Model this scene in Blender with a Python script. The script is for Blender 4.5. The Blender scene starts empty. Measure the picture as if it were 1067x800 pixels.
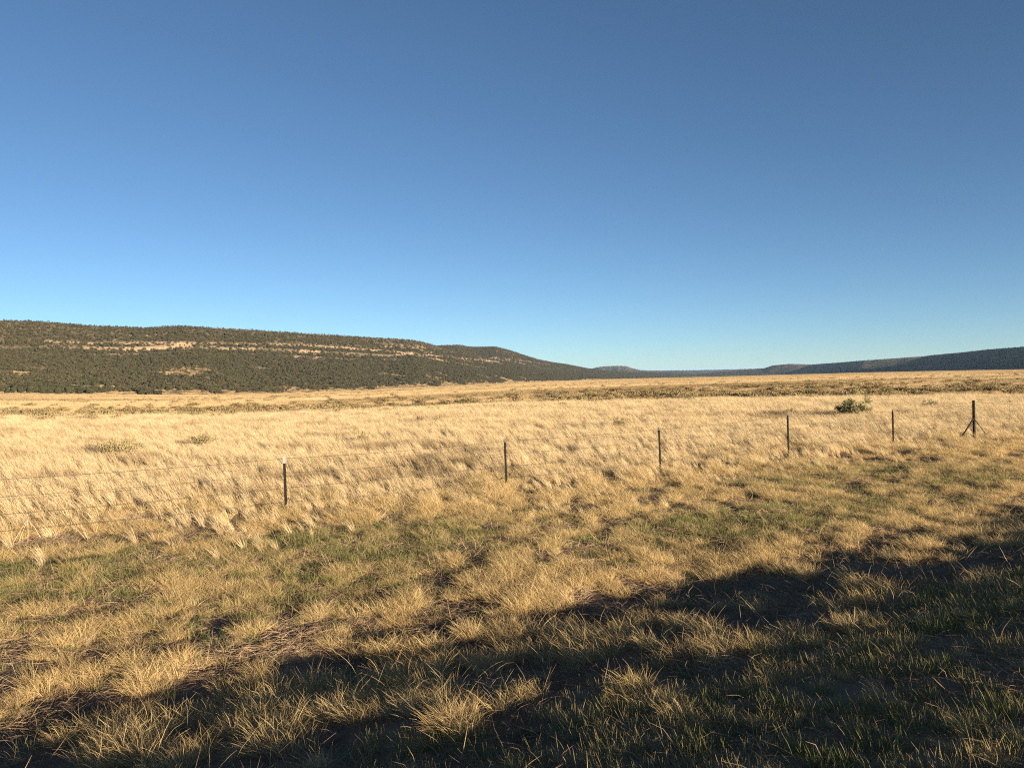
import bpy, bmesh, math, random
import numpy as np
from mathutils import Matrix, Vector

R = math.radians
rnd = random.Random(7)
rng = np.random.default_rng(11)
S = bpy.context.scene
COL = S.collection

# ------------------------------------------------------------------ camera, sky, sun, exposure
CAM_Z = 2.75
F = 834.0                                   # focal length in pixels of a 1067 px wide picture
PITCH, ROLL = R(0.62), R(1.03)
SUN_AZ, SUN_EL = R(138), R(7.4)             # azimuth measured from +Y towards +X

camd = bpy.data.cameras.new('camera')
cam = bpy.data.objects.new('camera', camd)
COL.objects.link(cam)
CROT = Matrix.Rotation(math.pi / 2 - PITCH, 3, 'X') @ Matrix.Rotation(-ROLL, 3, 'Z')
cam.matrix_world = Matrix.Translation((0, 0, CAM_Z)) @ CROT.to_4x4()
camd.sensor_width = 36.0
camd.lens = 36.0 * F / 1067.0
camd.clip_start, camd.clip_end = 0.05, 60000
S.camera = cam

world = bpy.data.worlds.new('World')
S.world = world
world.use_nodes = True
wn, wl = world.node_tree.nodes, world.node_tree.links
wn.clear()
sky = wn.new('ShaderNodeTexSky')
sky.sky_type = 'NISHITA'
sky.sun_disc = False
sky.sun_elevation = SUN_EL
sky.sun_rotation = SUN_AZ
sky.altitude = 2000
sky.air_density = 0.7
sky.dust_density = 0.3
sky.ozone_density = 2.3
bg = wn.new('ShaderNodeBackground')
bg.inputs['Strength'].default_value = 0.0525
wo = wn.new('ShaderNodeOutputWorld')
air = wn.new('ShaderNodeMix')
air.data_type = 'RGBA'; air.blend_type = 'MULTIPLY'
air.inputs[0].default_value = 1.0
air.inputs[7].default_value = (0.95, 0.97, 0.93, 1)
wl.new(sky.outputs[0], air.inputs[6])
wl.new(air.outputs[2], bg.inputs['Color'])
wl.new(bg.outputs[0], wo.inputs['Surface'])

sund = bpy.data.lights.new('sun', 'SUN')
sund.energy = 5.0
sund.angle = R(0.5)
sund.color = (1.0, 0.83, 0.60)
sun = bpy.data.objects.new('sun', sund)
COL.objects.link(sun)
SUN_DIR = Vector((math.sin(SUN_AZ) * math.cos(SUN_EL), math.cos(SUN_AZ) * math.cos(SUN_EL), math.sin(SUN_EL)))
sun.rotation_euler = SUN_DIR.to_track_quat('Z', 'Y').to_euler()
sun.location = SUN_DIR * 50

S.view_settings.view_transform = 'Standard'
S.view_settings.look = 'None'
S.view_settings.exposure = 1.64
S.view_settings.gamma = 1.0
S.view_settings.use_curve_mapping = False
S.render.engine = 'CYCLES'
S.cycles.max_bounces = 5
S.cycles.diffuse_bounces = 3
S.cycles.transmission_bounces = 3
S.cycles.use_denoising = False
S.cycles.use_adaptive_sampling = False
S.cycles.volume_bounces = 0
S.cycles.pixel_filter_type = 'BLACKMAN_HARRIS'
S.cycles.filter_width = 1.1

# ------------------------------------------------------------------ helpers: noise, pixels, terrain
def vnoise(x, y, seed=0):
    x = np.asarray(x, float); y = np.asarray(y, float)
    xi = np.floor(x).astype(np.int64); yi = np.floor(y).astype(np.int64)
    fx = x - xi; fy = y - yi
    fx = fx * fx * (3 - 2 * fx); fy = fy * fy * (3 - 2 * fy)
    def h(a, b):
        n = (a * 374761393 + b * 668265263 + seed * 974634777) & 0xffffffff
        n = ((n ^ (n >> 13)) * 1274126177) & 0xffffffff
        return ((n ^ (n >> 16)) & 0xffff) / 65535.0
    return ((h(xi, yi) * (1 - fx) + h(xi + 1, yi) * fx) * (1 - fy)
            + (h(xi, yi + 1) * (1 - fx) + h(xi + 1, yi + 1) * fx) * fy)

def fbm(x, y, seed=0, octs=4):
    v = 0; a = 0.5; t = 0
    for k in range(octs):
        v = v + a * vnoise(np.asarray(x) * 2 ** k, np.asarray(y) * 2 ** k, seed + k * 17)
        t += a; a *= 0.5
    return v / t

def sstep(a, b, x):
    t = np.clip((np.asarray(x, float) - a) / (b - a), 0, 1)
    return t * t * (3 - 2 * t)

def ray(px, py):
    d = CROT @ Vector(((px - 533.5) / F, -(py - 400) / F, -1.0))
    return d / math.hypot(d.x, d.y)          # unit horizontal length: z is the slope

def az_el(px, py):
    d = ray(px, py)
    return math.atan2(d.x, d.y), d.z

ROAD_N = np.array([-0.542, 0.840])           # from the road towards the fence
ROAD_T = np.array([0.840, 0.542])            # along the road
def s_of(x, y): return np.asarray(x) * ROAD_N[0] + np.asarray(y) * ROAD_N[1]
def t_of(x, y): return np.asarray(x) * ROAD_T[0] + np.asarray(y) * ROAD_T[1]

# foot of the hills: picture x, picture y, distance in metres
FOOT = [(-500, 415, 600), (-250, 413, 620), (0, 411, 660), (90, 411.5, 680), (180, 412, 720), (270, 411, 790), (360, 408, 900),
        (480, 402, 1200), (540, 398.5, 1500), (620, 395.5, 2200), (740, 392.5, 3600), (850, 389.5, 3600),
        (900, 388, 3000), (1000, 386, 2400), (1067, 385, 2000), (1300, 380, 1600), (1700, 371, 1400)]
F_AZ, F_D, F_SL = [], [], []
for px, py, d in FOOT:
    a, e = az_el(px, py)
    F_AZ.append(a); F_D.append(d)
    F_SL.append((-e * d - CAM_Z) / (d - 25.0))
F_AZ, F_D, F_SL = map(np.array, (F_AZ, F_D, F_SL))

def foot_dist(az): return np.interp(az, F_AZ, F_D)

PROF_S = [-40, -16, -11, -4.0, -2.6, -1.5, -0.6, 0.6, 2.2, 3.6, 4.7, 5.6, 6.4, 7.1, 9.0, 12, 400]
PROF_Z = [-0.3, -0.2, 0.98, 1.09, 1.12, 1.115, 0.95, 0.79, 0.59, 0.405, 0.25, 0.13, 0.03, -0.02, -0.01, 0.0, 0.0]

def ground_z(x, y, bumps=True):
    x = np.asarray(x, float); y = np.asarray(y, float)
    r = np.hypot(x, y); az = np.arctan2(x, y)
    s = s_of(x, y)
    z = np.interp(s, PROF_S, PROF_Z)
    sl = np.interp(az, F_AZ, F_SL)
    front = sstep(R(100), R(60), np.abs(az))
    rr = np.clip(r, 25, foot_dist(az) + 30) - 25
    z = z - sl * rr * front
    if bumps:
        near = 1 - sstep(60, 160, r)
        z = z + near * sstep(3, 6, s) * ((fbm(x * 0.35, y * 0.35, 3) - .5) * 0.22 + (fbm(x * 1.6, y * 1.6, 5, 2) - .5) * 0.10)
        z = z + near * (1 - sstep(3, 6, s)) * sstep(-1.2, 0.5, s) * (fbm(x * 1.3, y * 1.3, 5, 2) - .5) * 0.04
    return z

def ground_hit(px, py):
    d = ray(px, py)
    lo = 1.0
    r = 1.0
    while r < 9000:
        z = CAM_Z + d.z * r
        if z < float(ground_z(d.x * r, d.y * r)):
            break
        lo = r; r *= 1.02
    hi = r
    for _ in range(30):
        m = (lo + hi) / 2
        if CAM_Z + d.z * m < float(ground_z(d.x * m, d.y * m)): hi = m
        else: lo = m
    x, y = d.x * hi, d.y * hi
    return Vector((x, y, float(ground_z(x, y))))

# ------------------------------------------------------------------ helpers: meshes, tags, materials
def tag(o, label=None, cat=None, group=None, kind=None):
    if label: o['label'] = label
    if cat: o['category'] = cat
    if group: o['group'] = group
    if kind: o['kind'] = kind
    return o

def mesh_from(name, verts, faces, mat=None, attrs=None, smooth=False, loops=4):
    """faces: (n, loops) array; attrs: name -> per-vertex floats"""
    me = bpy.data.meshes.new(name)
    verts = np.asarray(verts, np.float32); faces = np.asarray(faces, np.int32)
    me.vertices.add(len(verts)); me.vertices.foreach_set('co', verts.ravel())
    n, k = faces.shape
    me.loops.add(n * k); me.loops.foreach_set('vertex_index', faces.ravel())
    me.polygons.add(n)
    me.polygons.foreach_set('loop_start', np.arange(0, n * k, k, dtype=np.int32))
    me.polygons.foreach_set('loop_total', np.full(n, k, np.int32))
    if smooth: me.polygons.foreach_set('use_smooth', np.ones(n, bool))
    me.update(calc_edges=True)
    for an, av in (attrs or {}).items():
        a = me.attributes.new(an, 'FLOAT', 'POINT'); a.data.foreach_set('value', np.asarray(av, np.float32))
    if mat: me.materials.append(mat)
    return me

def link(name, me, parent=None):
    o = bpy.data.objects.new(name, me); COL.objects.link(o)
    if parent: o.parent = parent
    return o

def empty(name, loc=(0, 0, 0)):
    o = bpy.data.objects.new(name, None); COL.objects.link(o)
    o.location = loc; o.empty_display_size = 0.3
    return o

def new_mat(name):
    m = bpy.data.materials.new(name); m.use_nodes = True
    m.node_tree.nodes.clear()
    return m, m.node_tree.nodes, m.node_tree.links

def ramp(nodes, stops):
    n = nodes.new('ShaderNodeValToRGB')
    cr = n.color_ramp
    while len(cr.elements) < len(stops): cr.elements.new(0.5)
    for e, (p, c) in zip(cr.elements, stops):
        e.position = p; e.color = (*c, 1)
    return n

def math_node(nodes, links, op, a, b):
    n = nodes.new('ShaderNodeMath'); n.operation = op
    for i, v in enumerate((a, b)):
        if isinstance(v, (int, float)): n.inputs[i].default_value = v
        else: links.new(v, n.inputs[i])
    return n.outputs[0]

def mix_col(nodes, links, fac, a, b, typ='MIX'):
    n = nodes.new('ShaderNodeMix'); n.data_type = 'RGBA'; n.blend_type = typ
    for i, v in ((0, fac), (6, a), (7, b)):
        if isinstance(v, (int, float)): n.inputs[i].default_value = v
        elif isinstance(v, tuple): n.inputs[i].default_value = (*v, 1)
        else: links.new(v, n.inputs[i])
    return n.outputs[2]

def blade_mat(name, stops, tint=(0.2, 0.16, 0.1), trans=0.3):
    """straw or leaf: colour from a random value per blade and per tuft; 'tint' of the tuft fades to another kind of plant"""
    m, n, l = new_mat(name)
    at = n.new('ShaderNodeAttribute'); at.attribute_name = 'blade'
    oi = n.new('ShaderNodeObjectInfo')
    v = math_node(n, l, 'MULTIPLY', at.outputs['Fac'], 0.5)
    w = math_node(n, l, 'MULTIPLY', oi.outputs['Random'], 0.5)
    rp = ramp(n, stops)
    l.new(math_node(n, l, 'ADD', v, w), rp.inputs[0])
    ti = n.new('ShaderNodeAttribute'); ti.attribute_type = 'INSTANCER'; ti.attribute_name = 'tint'
    c = mix_col(n, l, ti.outputs['Fac'], rp.outputs[0], tint)
    d = n.new('ShaderNodeBsdfDiffuse'); l.new(c, d.inputs[0])
    t = n.new('ShaderNodeBsdfTranslucent'); l.new(c, t.inputs[0])
    mx = n.new('ShaderNodeMixShader'); mx.inputs[0].default_value = trans
    l.new(d.outputs[0], mx.inputs[1]); l.new(t.outputs[0], mx.inputs[2])
    o = n.new('ShaderNodeOutputMaterial'); l.new(mx.outputs[0], o.inputs[0])
    return m

def plain_mat(name, c1, c2, scale=8.0, rough=0.8, metal=0.0, bump=0.0):
    m, n, l = new_mat(name)
    tc = n.new('ShaderNodeTexCoord')
    nz = n.new('ShaderNodeTexNoise'); nz.inputs['Scale'].default_value = scale; nz.inputs['Detail'].default_value = 6
    l.new(tc.outputs['Object'], nz.inputs['Vector'])
    rp = ramp(n, [(0.35, c1), (0.65, c2)]); l.new(nz.outputs[0], rp.inputs[0])
    p = n.new('ShaderNodeBsdfPrincipled')
    l.new(rp.outputs[0], p.inputs['Base Color'])
    p.inputs['Specular IOR Level'].default_value = 0.12
    p.inputs['Roughness'].default_value = rough; p.inputs['Metallic'].default_value = metal
    if bump:
        b = n.new('ShaderNodeBump'); b.inputs['Strength'].default_value = bump
        l.new(nz.outputs[0], b.inputs['Height']); l.new(b.outputs[0], p.inputs['Normal'])
    o = n.new('ShaderNodeOutputMaterial'); l.new(p.outputs[0], o.inputs[0])
    return m

# ------------------------------------------------------------------ scatter: one object that repeats small tufts over its points
def proto_collection(name, meshes):
    c = bpy.data.collections.new(name)
    for i, me in enumerate(meshes):
        o = bpy.data.objects.new('%s_%02d' % (name, i), me)
        c.objects.link(o)
    return c

def scatter(name, proto, n_proto, pts, rotz, scale, tint, label, cat, tilt=None):
    me = bpy.data.meshes.new(name)
    n = len(pts)
    me.vertices.add(n); me.vertices.foreach_set('co', np.asarray(pts, np.float32).ravel())
    rot = np.zeros((n, 3), np.float32); rot[:, 2] = rotz
    if tilt is not None: rot[:, :2] = tilt
    sc = np.asarray(scale, np.float32)
    if sc.ndim == 1: sc = np.repeat(sc[:, None], 3, 1)
    for an, ty, av in (('rot', 'FLOAT_VECTOR', rot), ('scl', 'FLOAT_VECTOR', sc)):
        a = me.attributes.new(an, ty, 'POINT'); a.data.foreach_set('vector', av.ravel())
    a = me.attributes.new('tint', 'FLOAT', 'POINT'); a.data.foreach_set('value', np.asarray(tint, np.float32))
    a = me.attributes.new('pick', 'INT', 'POINT'); a.data.foreach_set('value', rng.integers(0, n_proto, n).astype(np.int32))
    o = link(name, me)
    tag(o, label, cat, kind='stuff')
    ng = bpy.data.node_groups.new(name + '_nodes', 'GeometryNodeTree')
    ng.interface.new_socket('Geometry', in_out='INPUT', socket_type='NodeSocketGeometry')
    ng.interface.new_socket('Geometry', in_out='OUTPUT', socket_type='NodeSocketGeometry')
    N, L = ng.nodes, ng.links
    gi, go = N.new('NodeGroupInput'), N.new('NodeGroupOutput')
    ci = N.new('GeometryNodeCollectionInfo')
    ci.inputs['Collection'].default_value = proto
    ci.inputs['Separate Children'].default_value = True
    ci.inputs['Reset Children'].default_value = True
    ip = N.new('GeometryNodeInstanceOnPoints')
    ip.inputs['Pick Instance'].default_value = True
    def attr(nm, ty):
        a = N.new('GeometryNodeInputNamedAttribute'); a.data_type = ty
        a.inputs['Name'].default_value = nm
        return a.outputs['Attribute']
    e2r = N.new('FunctionNodeEulerToRotation')
    L.new(attr('rot', 'FLOAT_VECTOR'), e2r.inputs[0])
    L.new(gi.outputs[0], ip.inputs['Points'])
    L.new(ci.outputs[0], ip.inputs['Instance'])
    L.new(attr('pick', 'INT'), ip.inputs['Instance Index'])
    L.new(e2r.outputs[0], ip.inputs['Rotation'])
    L.new(attr('scl', 'FLOAT_VECTOR'), ip.inputs['Scale'])
    L.new(ip.outputs[0], go.inputs[0])
    md = o.modifiers.new('scatter', 'NODES'); md.node_group = ng
    return o

def blades(n, radius, lmin, lmax, width, lean=(-0.35, 0.08), spread=0.55, droop=0.6, seg=4, seed=0, flat=0.0, longs=0.04, kinky=0.0):
    """ribbons that rise from a disc, lean with the wind and bend over; returns verts, quads, blade attribute"""
    g = np.random.default_rng(seed)
    rr = radius * np.sqrt(g.random(n)); aa = g.random(n) * 2 * np.pi
    bx, by = rr * np.cos(aa), rr * np.sin(aa)
    L = lmin + (lmax - lmin) * g.random(n) ** 1.2
    L = np.where(g.random(n) < longs, L * 1.35, L)
    W = width * (0.6 + 0.8 * g.random(n))
    # first direction: outward from the tuft's centre, plus scatter, plus lean
    ox = np.cos(aa) * rr / max(radius, 1e-3) * spread * 0.7 + g.normal(0, spread * 0.45, n) + lean[0]
    oy = np.sin(aa) * rr / max(radius, 1e-3) * spread * 0.7 + g.normal(0, spread * 0.45, n) + lean[1]
    dirs = np.stack([ox, oy, np.full(n, 1.0 - flat)], 1)
    dirs /= np.linalg.norm(dirs, axis=1)[:, None]
    hx = ox + g.normal(0, 0.25, n) + lean[0] * 0.8; hy = oy + g.normal(0, 0.25, n)
    hl = np.hypot(hx, hy) + 1e-6
    bend = np.stack([hx / hl, hy / hl, -0.55 * np.ones(n)], 1)
    dr = droop * (0.3 + 1.0 * g.random(n)) / seg
    tw = g.random(n) * np.pi
    p = np.stack([bx, by, np.full(n, -0.02)], 1)
    verts = np.zeros((n, seg + 1, 2, 3)); d = dirs.copy()
    for k in range(seg + 1):
        side = np.cross(d, np.stack([np.cos(tw), np.sin(tw), 0.15 * np.ones(n)], 1))
        side /= np.linalg.norm(side, axis=1)[:, None] + 1e-9
        t = k / seg
        w = (W * (1.0 - 0.85 * t ** 1.5) * 0.5)[:, None]
        verts[:, k, 0] = p - side * w; verts[:, k, 1] = p + side * w
        p = p + d * (L / seg)[:, None]
        p[:, 2] = np.maximum(p[:, 2], 0.012)
        d = d + bend * (dr * (0.5 + 1.2 * t))[:, None] + g.normal(0, 0.16 * kinky, (n, 3)) + (g.random(n) < 0.06 * kinky)[:, None] * g.normal(0, 1.0, (n, 3)) * np.array([1, 1, .5])
        d /= np.linalg.norm(d, axis=1)[:, None]
    base = (np.arange(n) * (seg + 1) * 2)[:, None]
    q = np.concatenate([base + np.array([[2 * k, 2 * k + 1, 2 * k + 3, 2 * k + 2]]) for k in range(seg)], 1).reshape(-1, 4)
    b = np.repeat(g.random(n), (seg + 1) * 2)
    return verts.reshape(-1, 3), q, b

# ------------------------------------------------------------------ materials of the setting
def soil_material():
    m, n, l = new_mat('soil_and_litter')
    g = n.new('ShaderNodeNewGeometry')
    def noise(scale, det=6):
        a = n.new('ShaderNodeTexNoise'); a.inputs['Scale'].default_value = scale; a.inputs['Detail'].default_value = det
        l.new(g.outputs['Position'], a.inputs['Vector']); return a.outputs[0]
    near = ramp(n, [(0.3, (0.12, 0.086, 0.058)), (0.55, (0.19, 0.135, 0.088)), (0.75, (0.28, 0.20, 0.125))])
    l.new(noise(9), near.inputs[0])
    patch = ramp(n, [(0.42, (0, 0, 0)), (0.62, (1, 1, 1))]); l.new(noise(0.6, 3), patch.inputs[0])
    c1 = mix_col(n, l, patch.outputs[0], near.outputs[0], (0.21, 0.135, 0.085))
    far = ramp(n, [(0.35, (0.20, 0.15, 0.085)), (0.6, (0.30, 0.22, 0.12))]); l.new(noise(0.06), far.inputs[0])
    at = n.new('ShaderNodeAttribute'); at.attribute_name = 'meadow'
    c = mix_col(n, l, at.outputs['Fac'], c1, far.outputs[0])
    d = n.new('ShaderNodeBsdfPrincipled'); l.new(c, d.inputs['Base Color'])
    d.inputs['Roughness'].default_value = 0.95; d.inputs['Specular IOR Level'].default_value = 0.1
    b = n.new('ShaderNodeBump'); b.inputs['Strength'].default_value = 0.7; b.inputs['Distance'].default_value = 0.03
    l.new(noise(30), b.inputs['Height']); l.new(b.outputs[0], d.inputs['Normal'])
    o = n.new('ShaderNodeOutputMaterial'); l.new(d.outputs[0], o.inputs[0])
    return m

# ------------------------------------------------------------------ ground sheet (polar grid, fine near the camera) and road
def build_ground():
    az = np.concatenate([np.linspace(-180, -62, 60)[:-1], np.linspace(-62, 62, 420), np.linspace(62, 180, 60)[1:]])
    az = np.radians(az)
    r = np.concatenate([[0.0], np.geomspace(0.25, 30000, 420)])
    A, Rr = np.meshgrid(az, r)
    X, Y = Rr * np.sin(A), Rr * np.cos(A)
    Z = ground_z(X, Y)
    nr, na = X.shape
    i = (np.arange(nr - 1)[:, None] * na + np.arange(na - 1)[None, :]).ravel()
    q = np.stack([i, i + na, i + na + 1, i + 1], 1)[:, ::-1]
    meadow = sstep(25, 60, Rr).ravel()
    me = mesh_from('ground', np.stack([X, Y, Z], -1).reshape(-1, 3), q, soil_material(), {'meadow': meadow}, smooth=True)
    tag(link('ground', me), 'brown soil and litter of the flat valley floor', 'ground', kind='structure')
build_ground()

def build_road():
    L = 600.0
    nL = 60
    ss = np.array([-10.6, -10.4, -7.0, -6.9, -6.8, -3.4, -3.2])
    v = []
    for t in np.linspace(-L, L, nL + 1):
        for s in ss:
            p = ROAD_N * s + ROAD_T * t
            v.append((p[0], p[1], 0.0))
    v = np.array(v)
    v[:, 2] = ground_z(v[:, 0], v[:, 1], False) + 0.02
    k = len(ss); q = []
    for i in range(nL):
        for j in range(k - 1):
            a = i * k + j; q.append((a, a + k, a + k + 1, a + 1))
    asp = plain_mat('asphalt', (0.045, 0.045, 0.045), (0.065, 0.062, 0.06), 60, 0.9, bump=0.2)
    me = mesh_from('road', v, q, asp)
    tag(link('road', me), 'asphalt road on its low bank', 'road', kind='structure')
build_road()

# ------------------------------------------------------------------ hills
def hill_material(name, soil1, soil2, rock1, rock2):
    m, n, l = new_mat(name)
    g = n.new('ShaderNodeNewGeometry')
    nz = n.new('ShaderNodeTexNoise'); nz.inputs['Scale'].default_value = 0.035; nz.inputs['Detail'].default_value = 8
    l.new(g.outputs['Position'], nz.inputs['Vector'])
    nz2 = n.new('ShaderNodeTexNoise'); nz2.inputs['Scale'].default_value = 0.4; nz2.inputs['Detail'].default_value = 5
    l.new(g.outputs['Position'], nz2.inputs['Vector'])
    soil = ramp(n, [(0.38, soil1), (0.62, soil2)]); l.new(nz.outputs[0], soil.inputs[0])
    rock = ramp(n, [(0.35, rock1), (0.65, rock2)]); l.new(nz2.outputs[0], rock.inputs[0])
    at = n.new('ShaderNodeAttribute'); at.attribute_name = 'rock'
    c = mix_col(n, l, at.outputs['Fac'], soil.outputs[0], rock.outputs[0])
    d = n.new('ShaderNodeBsdfPrincipled'); l.new(c, d.inputs['Base Color'])
    d.inputs['Roughness'].default_value = 0.95; d.inputs['Specular IOR Level'].default_value = 0.1
    b = n.new('ShaderNodeBump'); b.inputs['Strength'].default_value = 0.6; b.inputs['Distance'].default_value = 2.0
    l.new(nz2.outputs[0], b.inputs['Height']); l.new(b.outputs[0], d.inputs['Normal'])
    o = n.new('ShaderNodeOutputMaterial'); l.new(d.outputs[0], o.inputs[0])
    return m

FOOT_GRASS = []
def T_open(tt, clear): return (tt < 0.12) | (clear > 0.4)
HILL_TREES = []       # (x, y, z, size, distance)

def build_hill(name, label, crest, rbase, depth, mat, cliff=(0.66, 0.75), gully=0.10, gscale=9.0, steep=1.0,
               ncol=420, nrow=70, tree_density=0.03, tree_size=(3.0, 5.0), seed=0, back=500.0, rock_amount=1.0, band=None):
    """crest: skyline in picture coordinates; the slope is laid out from its foot (distance rbase) to the rim, then a level top"""
    ca, ce = zip(*[az_el(x, y) for x, y in crest])
    az = np.linspace(ca[0], ca[-1], ncol)
    el = np.interp(az, ca, ce)
    rb = np.interp(az, [az_el(x, 390)[0] for x, _ in rbase], [d for _, d in rbase])
    dep = np.interp(az, [az_el(x, 390)[0] for x, _ in depth], [d for _, d in depth])
    rc = rb + dep
    zc = CAM_Z + el * rc
    zb = ground_z(rb * np.sin(az), rb * np.cos(az), False) - 0.4
    hgt = np.maximum(zc - zb, 0.3)
    t = np.concatenate([np.linspace(0, 1, nrow), 1 + np.linspace(0, 1, 12)[1:]])
    T, AZ = np.meshgrid(t, az, indexing='ij')
    RB, DEP, HG, ZB = [np.broadcast_to(v, T.shape) for v in (rb, dep, hgt, zb)]
    # profile: gentle foot, steeper middle, cliff band, upper slope
    tp = np.clip(T, 0, 1)
    tj = tp + (fbm(AZ * 60, np.zeros_like(AZ) + seed, seed + 5, 3) - .5) * 0.03
    P = 0.30 * sstep(-0.35, 0.62, tj) * 1.0 + 0.42 * np.clip(tj, 0, 1) ** steep
    c0, c1 = cliff
    P = P + 0.06 * sstep(c0, c1, tj) + 0.025 * sstep(c0 - 0.08, c0 - 0.065, tj) + 0.17 * sstep(c1, 1.0, tj)
    P0 = P[0:1]; P1 = P[nrow - 1:nrow]
    P = (P - P0) / (P1 - P0)
    arc = AZ * RB
    # gullies and spurs cut across the slope
    arc = AZ * RB
    ridg = 1 - np.abs(2 * fbm(arc / (gscale * 9), T * 0.8, seed + 31, 3) - 1)
    ridg2 = fbm(arc / (gscale * 2.4), T * 3.0, seed + 51, 3)
    env = np.sin(np.pi * np.clip(tp, 0, 1)) ** 0.8
    P = P - env * gully * (1 - ridg) * 1.6 + env * gully * (ridg2 - .5) * 0.7
    P = np.clip(P, 0, 1.0)
    Rr = RB + DEP * tp + env * DEP * 0.10 * (1 - ridg)
    if band is not None:
        be = np.interp(az, [az_el(*b)[0] for b in band], [az_el(*b)[1] for b in band])
        hb = (CAM_Z + be * (rb + dep * 0.7) - zb) / hgt
        HB = np.broadcast_to(hb, T.shape)
        P = P + 0.022 * np.tanh((P - HB) / 0.012) * np.exp(-((P - HB) / 0.10) ** 2) + 0.012 * np.tanh((P - HB + .09) / 0.01) * np.exp(-((P - HB + .09) / 0.06) ** 2)
        P = np.clip(P, 0, 1)
    else:
        HB = np.full(T.shape, 9.0)
    top = T > 1
    Rr = np.where(top, RB + DEP + (T - 1) * back, Rr)
    Z = ZB + HG * np.where(top, 1.0 - 0.9 * (T - 1) ** 1.5, P)
    X, Y = Rr * np.sin(AZ), Rr * np.cos(AZ)
    nr, nc = X.shape
    i = (np.arange(nr - 1)[:, None] * nc + np.arange(nc - 1)[None, :]).ravel()
    q = np.stack([i, i + 1, i + nc + 1, i + nc], 1)
    dh = (P - HB) + (fbm(arc / 22, T * 0, seed + 77, 3) - .5) * 0.035
    patchy = fbm(arc / 11, T * 22, seed + 71, 4)
    breaks = fbm(arc / 40, T * 0.5, seed + 9, 3) * .6 + fbm(arc / 7, T * 3, seed + 8, 2) * .4
    ledge = np.exp(-(dh / 0.012) ** 4)
    rubble = sstep(-0.15, -0.05, dh) * (1 - sstep(-0.02, 0.0, dh))
    rock = ledge * sstep(0.36, 0.46, breaks) + rubble * sstep(0.56, 0.64, patchy + (breaks - .5) * .4) * 0.55
    rock = rock * rock_amount
    scree = sstep(0.62, 0.68, fbm(arc / 26, T * 7, seed + 91, 4)) * (1 - sstep(0.85, 0.95, tp)) * sstep(0.25, 0.4, tp)
    rim = sstep(0.965, 0.985, tp) * (1 - sstep(0.995, 1.0, tp)) * sstep(0.5, 0.6, fbm(arc / 60, T * 0, seed + 13, 3)) * 0.8
    rockv = np.clip(rock + 0.6 * scree * rock_amount + rim * rock_amount, 0, 1)
    me = mesh_from(name, np.stack([X, Y, Z], -1).reshape(-1, 3), q, mat, {'rock': rockv.ravel()}, smooth=True)
    tag(link(name, me), label, 'hill', kind='structure')
    # trees: spread in the (az, t) square, weighted by real area
    area = np.sum(DEP[0, :-1] * RB[0, :-1] * np.diff(az)) * 1.15
    n = int(area * tree_density)
    ui = rng.random(n) * (nc - 1.001)
    # weight columns by their width in metres
    wcol = rb * dep; cdf = np.cumsum(wcol) / wcol.sum()
    ui = np.clip(np.interp(rng.random(n), cdf, np.arange(nc)), 0, nc - 1.001)
    ti = rng.random(n) * 1.12 * (nrow - 1)
    ti = np.where(ti > nrow - 1, nrow - 1 + (ti - (nrow - 1)) / (0.12 * (nrow - 1)) * 3.5, ti)
    a0, b0 = ti.astype(int), ui.astype(int); fa, fb = ti - a0, ui - b0
    def samp(M):
        return ((M[a0, b0] * (1 - fb) + M[a0, b0 + 1] * fb) * (1 - fa) + (M[a0 + 1, b0] * (1 - fb) + M[a0 + 1, b0 + 1] * fb) * fa)
    x, y, z, rk, tt = samp(X), samp(Y), samp(Z), samp(rockv), samp(T)
    open_ = fbm(x / 30, y / 30, seed + 3, 3)
    keep = rng.random(n) < np.clip(1.2 - 1.0 * rk - sstep(0.60, 0.74, open_) * 0.6 * (1 - 0.5 * sstep(.1, .35, tt)), 0.03, 1)
    keep &= tt > 0.13 * (fbm(x / 24, y / 24, seed + 4, 3) - .32)
    clear_ = sstep(0.56, 0.70, fbm(np.hypot(x, y) / 26, np.arctan2(x, y) * np.hypot(x, y) / 55, seed + 6, 4)) * (1 - sstep(0.22, 0.42, tt))
    keep &= rng.random(n) > 0.9 * clear_
    sz_top = 1 - 0.5 * sstep(0.85, 1.0, tt)
    sz = tree_size[0] + (tree_size[1] - tree_size[0]) * rng.random(n) ** 1.3
    sz_top = sz_top * (0.95 + 0.2 * (1 - sstep(0.12, 0.35, tt)))
    keep &= rng.random(n) < 1 - 0.08 * sstep(0.2, 0.4, tt)
    sz = sz * sz_top
    ok_ = T_open(tt, clear_) if rock_amount >= 0.8 else np.zeros(n, bool)
    FOOT_GRASS.append(np.stack([x, y, z], 1)[ok_ & (rng.random(n) < .5)])
    HILL_TREES.append(np.stack([x, y, z, sz, np.hypot(x, y)], 1)[keep])

olive_soil = hill_material('hillside_soil', (0.095, 0.076, 0.047), (0.155, 0.12, 0.075), (0.28, 0.185, 0.115), (0.40, 0.30, 0.185))
far_soil = hill_material('far_hillside_soil', (0.11, 0.09, 0.06), (0.17, 0.135, 0.085), (0.26, 0.20, 0.13), (0.36, 0.28, 0.18))

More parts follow.
